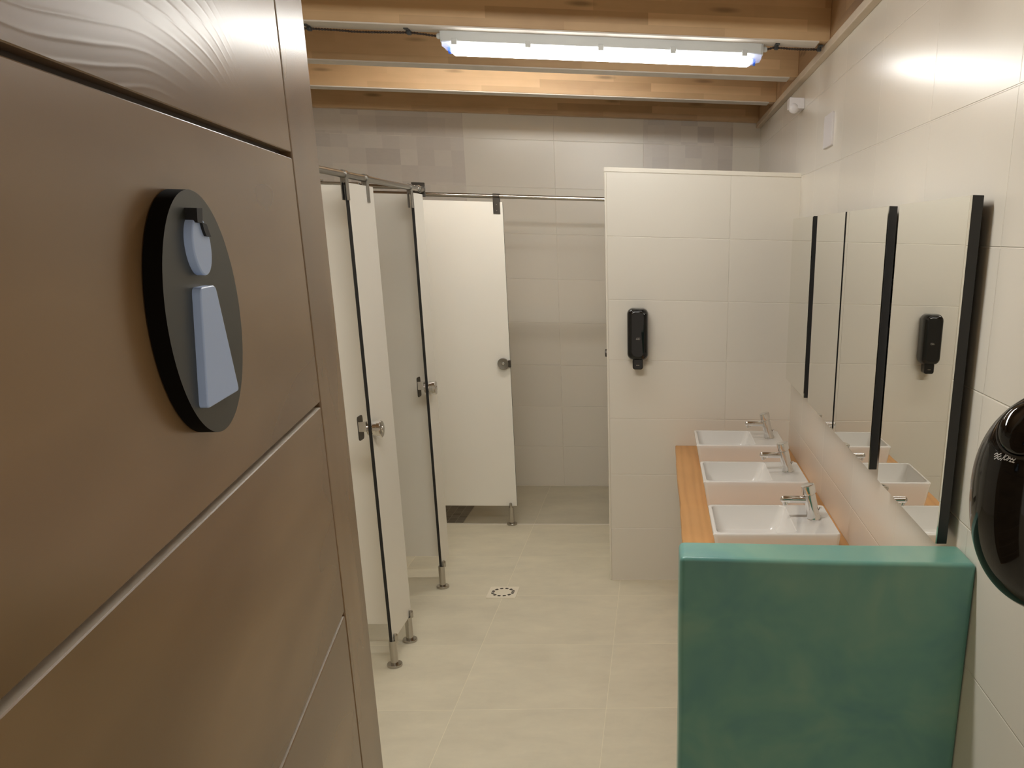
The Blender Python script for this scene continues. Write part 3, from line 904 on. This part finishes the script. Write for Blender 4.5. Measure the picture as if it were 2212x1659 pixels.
# front rail
t = thing('front_rail', 'round steel rail along the front of the left cubicles', 'rail', (XF, 3.3, 1.991))
bm = BM(); lathe(bm, [(.0125, 1.2), (.0125, 4.715)], (XF, 0, 1.991), 'Y', 32)
build('rail_tube', bm, 'steel_dull', t)
bm = BM(); lathe(bm, [(.0150, 4.62), (.0150, 4.632)], (XF, 0, 1.991), 'Y', 28); lathe(bm, [(.0150, 4.650), (.0185, 4.660), (.0150, 4.690), (.0170, 4.712)], (XF, 0, 1.991), 'Y', 28)
build('end_collar', bm, 'steel_dull', t)
bm = BM(); box(bm, XF - .045, XF + .018, 4.712, 4.722, 1.958, 2.024, .002)
build('end_flange', bm, 'steel_dark', t)
# lock on the front face
def lock_front(y, z, parent):
    k = BM(); lathe(k, [(.029, .0065), (.031, .009), (.031, .022), (.0345, .024), (.0350, .027), (.0350, .037), (.032, .040), (.012, .041), (.010, .044), (.0001, .0445)], (XF, y, z), 'X', 36)
    kb = build('lock_knob', k, 'chrome', parent)
    k = BM(); lathe(k, [(.026, -.0065), (.026, -.014), (.012, -.016), (.012, -.040)], (XF, y, z), 'X', 28)
    build('lock_rose', k, 'steel', parent)
    k = BM()
    out = rounded([(y - .030, z - .045), (y + .030, z - .045), (y + .030, z + .052), (y - .030, z + .052)], .014)
    prism(k, out, lambda a, b, d: Vector((d, a, b)), XF - .046, XF - .042, .0008)
    build('lock_plate', k, 'steel_dark', parent)
    k = BM(); box(k, XF - .042, XF - .012, y - .034, y - .012, z - .006, z + .034, .002)
    build('lock_bolt', k, 'chrome', parent)
# pilaster A
t = thing('cubicle_pilaster', 'narrow white cubicle panel nearest the wooden door, on two steel feet', 'cubicle panel', (XF, 3.755, 0), 'white cubicle panels on steel feet')
bm = BM(); panel(bm, XF - TH, XF + TH, 3.602, 3.909, ZB, ZT); build('panel_board', bm, ['hpl', 'hpl_core'], t, smooth=False)
add_foot(XF, 3.622, (1, 0), t); add_foot(XF, 3.876, (1, 0), t)
hanger_x(3.588, t); hanger_x(3.835, t); lock_front(3.626, 1.046, t)
# pilaster B
t = thing('cubicle_pilaster', 'narrow white cubicle panel in the middle, on one steel foot', 'cubicle panel', (XF, 4.62, 0), 'white cubicle panels on steel feet')
bm = BM(); panel(bm, XF - TH, XF + TH, 4.533, 4.706, ZB, ZT + .006); build('panel_board', bm, ['hpl', 'hpl_core'], t, smooth=False)
add_foot(XF, 4.545, (1, 0), t); hanger_x(4.498, t); lock_front(4.557, 1.062, t)
# dividers
def divider(y, label, zt=1.972):
    t = thing('cubicle_divider', label, 'cubicle divider', ((XF + XL) / 2, y, ZB), 'white cubicle dividers')
    bm = BM(); panel(bm, XL, XF - TH - .001, y - TH, y + TH, ZB, zt); build('divider_board', bm, ['hpl', 'hpl_core'], t, smooth=False)
    return t
d1 = divider(3.80, 'white divider inside the first cubicle beside the wooden door', 1.966)
bm = BM(); box(bm, XL, XF - .012, 3.788, 3.812, 1.964, 1.974, .002); box(bm, XL, XF - .15, 3.786, 3.814, 1.974, 1.982, .002)
build('cap_profile', bm, 'steel', d1)
d2 = divider(4.700, 'white divider inside the second cubicle', 1.968)
t = thing('divider_rail', 'short steel rail above the second cubicle divider', 'rail', (-1.9, 4.70, 2.0))
bm = BM(); lathe(bm, [(.0100, XL), (.0100, XF - .018)], (0, 4.70, 2.000), 'X', 28); build('rail_tube', bm, 'steel', t)

# shower front at the far end
YS = 5.652
t = thing('shower_rail', 'steel rail across the shower front, ending at the tiled wall', 'rail', (-.8, YS, 2.006))
bm = BM()
lathe(bm, [(.0115, XL), (.0115, XPL + .02)], (0, YS, 2.004), 'X', 32); build('rail_tube', bm, 'steel', t)
t = thing('shower_screen', 'wide white shower panel with round knob at the far end', 'shower panel', (-1.15, YS, 0), 'white cubicle panels on steel feet')
bm = BM(); panel(bm, -1.75, -.9035, YS - TH, YS + TH, .128, 1.973); build('panel_board', bm, ['hpl', 'hpl_core'], t, smooth=False)
bm = BM()
lathe(bm, [(.0117, -.958), (.0148, -.958), (.0148, -.918), (.0117, -.918), (.0117, -.958)], (0, YS, 2.004), 'X', 28, closed=False)
box(bm, -.958, -.918, YS - .0105, YS - .0070, 1.907, 1.995, .001)
box(bm, -.958, -.918, YS + .0070, YS + .0105, 1.907, 1.995, .001)
build('rail_clamp', bm, 'steel_dark', t)
for zz in (1.925, 1.958):
    bm = BM(); lathe(bm, [(.004, 0), (.003, .002), (.0001, .0022)], (-.938, YS - .0105, zz), (Vector((1, 0, 0)), Vector((0, 0, 1)), Vector((0, -1, 0))), 14)
    build('screw', bm, 'steel', t)
add_foot(-.941, YS - .004, (0, -1), t)
Fy = (Vector((1, 0, 0)), Vector((0, 0, 1)), Vector((0, -1, 0)))
bm = BM(); lathe(bm, [(.024, .0065), (.024, .012), (.033, .013), (.0345, .017), (.0345, .026), (.032, .029), (.014, .027), (.012, .027)], (-.943, YS, 1.040), Fy, 40)
build('knob', bm, 'steel_dull', t)
bm = BM(); lathe(bm, [(.0100, .026), (.0100, .030), (.007, .034), (.0001, .035)], (-.943, YS, 1.041), Fy, 24)
build('knob_button', bm, 'chrome', t)
bm = BM(); box(bm, -.912, -.897, YS - .028, YS - .0066, 1.020, 1.062, .002)
build('latch_block', bm, 'steel_dark', t)
# shower door, swung fully inwards behind the privacy wall: only its black edge line shows
t = thing('shower_door', 'open shower door, only its dark edge showing behind the tiled privacy wall', 'door', (-.32, 6.0, .12))
bm = BM(); panel(bm, -.3135, -.3005, YS + .012, YS + .64, .128, 1.973); build('door_board', bm, ['hpl', 'hpl_core'], t, smooth=False)
for zz in (.45, 1.10, 1.75):
    bm = BM(); lathe(bm, [(.007, -.03), (.007, .03)], (-.2985, YS + .010, zz), 'Z', 14)
    build('hinge', bm, 'steel_dark', t)
bm = BM(); lathe(bm, [(.020, -.012), (.024, -.010), (.024, -.002), (.020, 0)], (-.3135, YS + .07, 1.105), 'X', 24)
build('door_knob', bm, 'steel_dark', t)
# the return wall closing the gap between the privacy wall and the end wall
bm = BM(); box(bm, XPL + .02, XPL + .13, YP + .11, YB, 0, 2.092)
struct('wall_shower', bm, 'tile_left', 'tiled return wall between privacy wall and end wall', 'wall')

# ------------------------------------------------------------------ floor drain
t = thing('floor_drain', 'square cream floor drain with a ring of dark slots', 'drain', (-.811, 4.465, 0))
dx, dy = -.8095, 4.466
bm = BM(); prism(bm, rrect(.152, .156, .004, 2, dx, dy), lambda a, b, d: Vector((a, b, d)), .0002, .0035, .0008)
build('drain_plate', bm, 'drain', t)
for k in range(12):
    a0 = 2 * pi * (k + .5) / 12 + .02; w = .155
    bm = BM(); pts = []
    for rr, rev in ((.0445, 0), (.0605, 1)):
        arc = [(dx + rr * cos(a0 + w * s), dy + rr * sin(a0 + w * s)) for s in (-1, -.5, 0, .5, 1)]
        pts += arc[::-1] if rev else arc
    prism(bm, pts, lambda a, b, d: Vector((a, b, d)), .0034, .0037)
    build('slot', bm, 'hole', t, smooth=False)

# ------------------------------------------------------------------ writing on the big dispenser
jroot = [o for o in bpy.data.objects if o.name == 'towel_dispenser'][0]
def jhit(px, py):
    """where the camera ray through a pixel meets the dispenser cover (to seat the print on its surface)"""
    d = R @ Vector(((px - CX) / F, 1, -(py - CY) / F)); o_ = Vector((0, 0, CAMH))
    t_ = .9
    while t_ < 1.6:
        P = o_ + d * t_
        a = (P.y - JY) / JRY; rz = JRU if P.z > JZ else JRD; b = (P.z - JZ) / rz
        rho = math.hypot(a, b)
        if rho < 1 and P.x > XR - JD * (1 - rho ** JE) ** (1 / JE): return P
        t_ += .0005
    return None
def jnorm(px, py):
    P, A, B = jhit(px, py), jhit(px - 6, py), jhit(px, py - 6)
    q = (A - P).cross(B - P)
    if q.dot(Vector((0, 0, CAMH)) - P) < 0: q = -q
    return P, q.normalized()
# smoked lens near the top of the cover, with a dark gap ring round it
LC, LN = jnorm(2219, 926)
Fl = frame(LN)
bm = BM(); lathe(bm, [(.042, -.030), (.042, -.001), (.0410, .003), (.038, .008), (.030, .0125), (.018, .0155), (.008, .0168), (.0001, .0172)], LC, Fl, 64)
build('viewing_lens', bm, 'smoke', jroot, angle=60, label='smoked glossy domed lens')
bm = BM(); lathe(bm, [(.0425, -.030), (.0460, -.030), (.0460, -.0015), (.0445, -.0003), (.0425, -.0010), (.0425, -.030)], LC, Fl, 64, closed=False)
build('lens_ring', bm, 'hole', jroot)
P0 = jhit(2184, 988)
def seat(me, lift):
    """lay the print onto the curved cover"""
    for v in me.vertices:
        p = v.co + Vector(jroot.location)
        a_ = (p.y - JY) / JRY; b_ = (p.z - JZ) / (JRU if p.z > JZ else JRD)
        rho = min(math.hypot(a_, b_), .995)
        p.x = XR - JD * (1 - rho ** JE) ** (1 / JE) - lift
        v.co = p - Vector(jroot.location)
if P0 is not None:
    P0, nrm = jnorm(2184, 991)
    # baseline runs along the cover, slightly downhill
    rm = Matrix(((0, 0, -1), (-1, 0, 0), (0, 1, 0))).to_4x4() @ Matrix.Rotation(radians(-8), 4, 'Z')
    to = text_obj('lettering', 'JOFEL', .0112, P0, rm @ Matrix.Diagonal((.55, 1, 1, 1)), 'white_print', jroot, .0, .25)
    bmt = bmesh.new(); bmt.from_mesh(to.data); bmesh.ops.triangulate(bmt, faces=bmt.faces[:])
    bmesh.ops.subdivide_edges(bmt, edges=[e for e in bmt.edges if e.calc_length() > .002], cuts=1); bmt.to_mesh(to.data); bmt.free()
    seat(to.data, .0030)
    bm = BM()
    for k in range(3):
        tube(bm, [P0 + Vector((0, .0165 - a * .8 - .0015 * k, b - .003 * k + .003)) for a, b in ((-.006, -.002), (-.002, .0012), (.002, -.001), (.006, .002))], .0009, 6)
    em = build('wave_emblem', bm, 'white_print', jroot)
    seat(em.data, .0030)
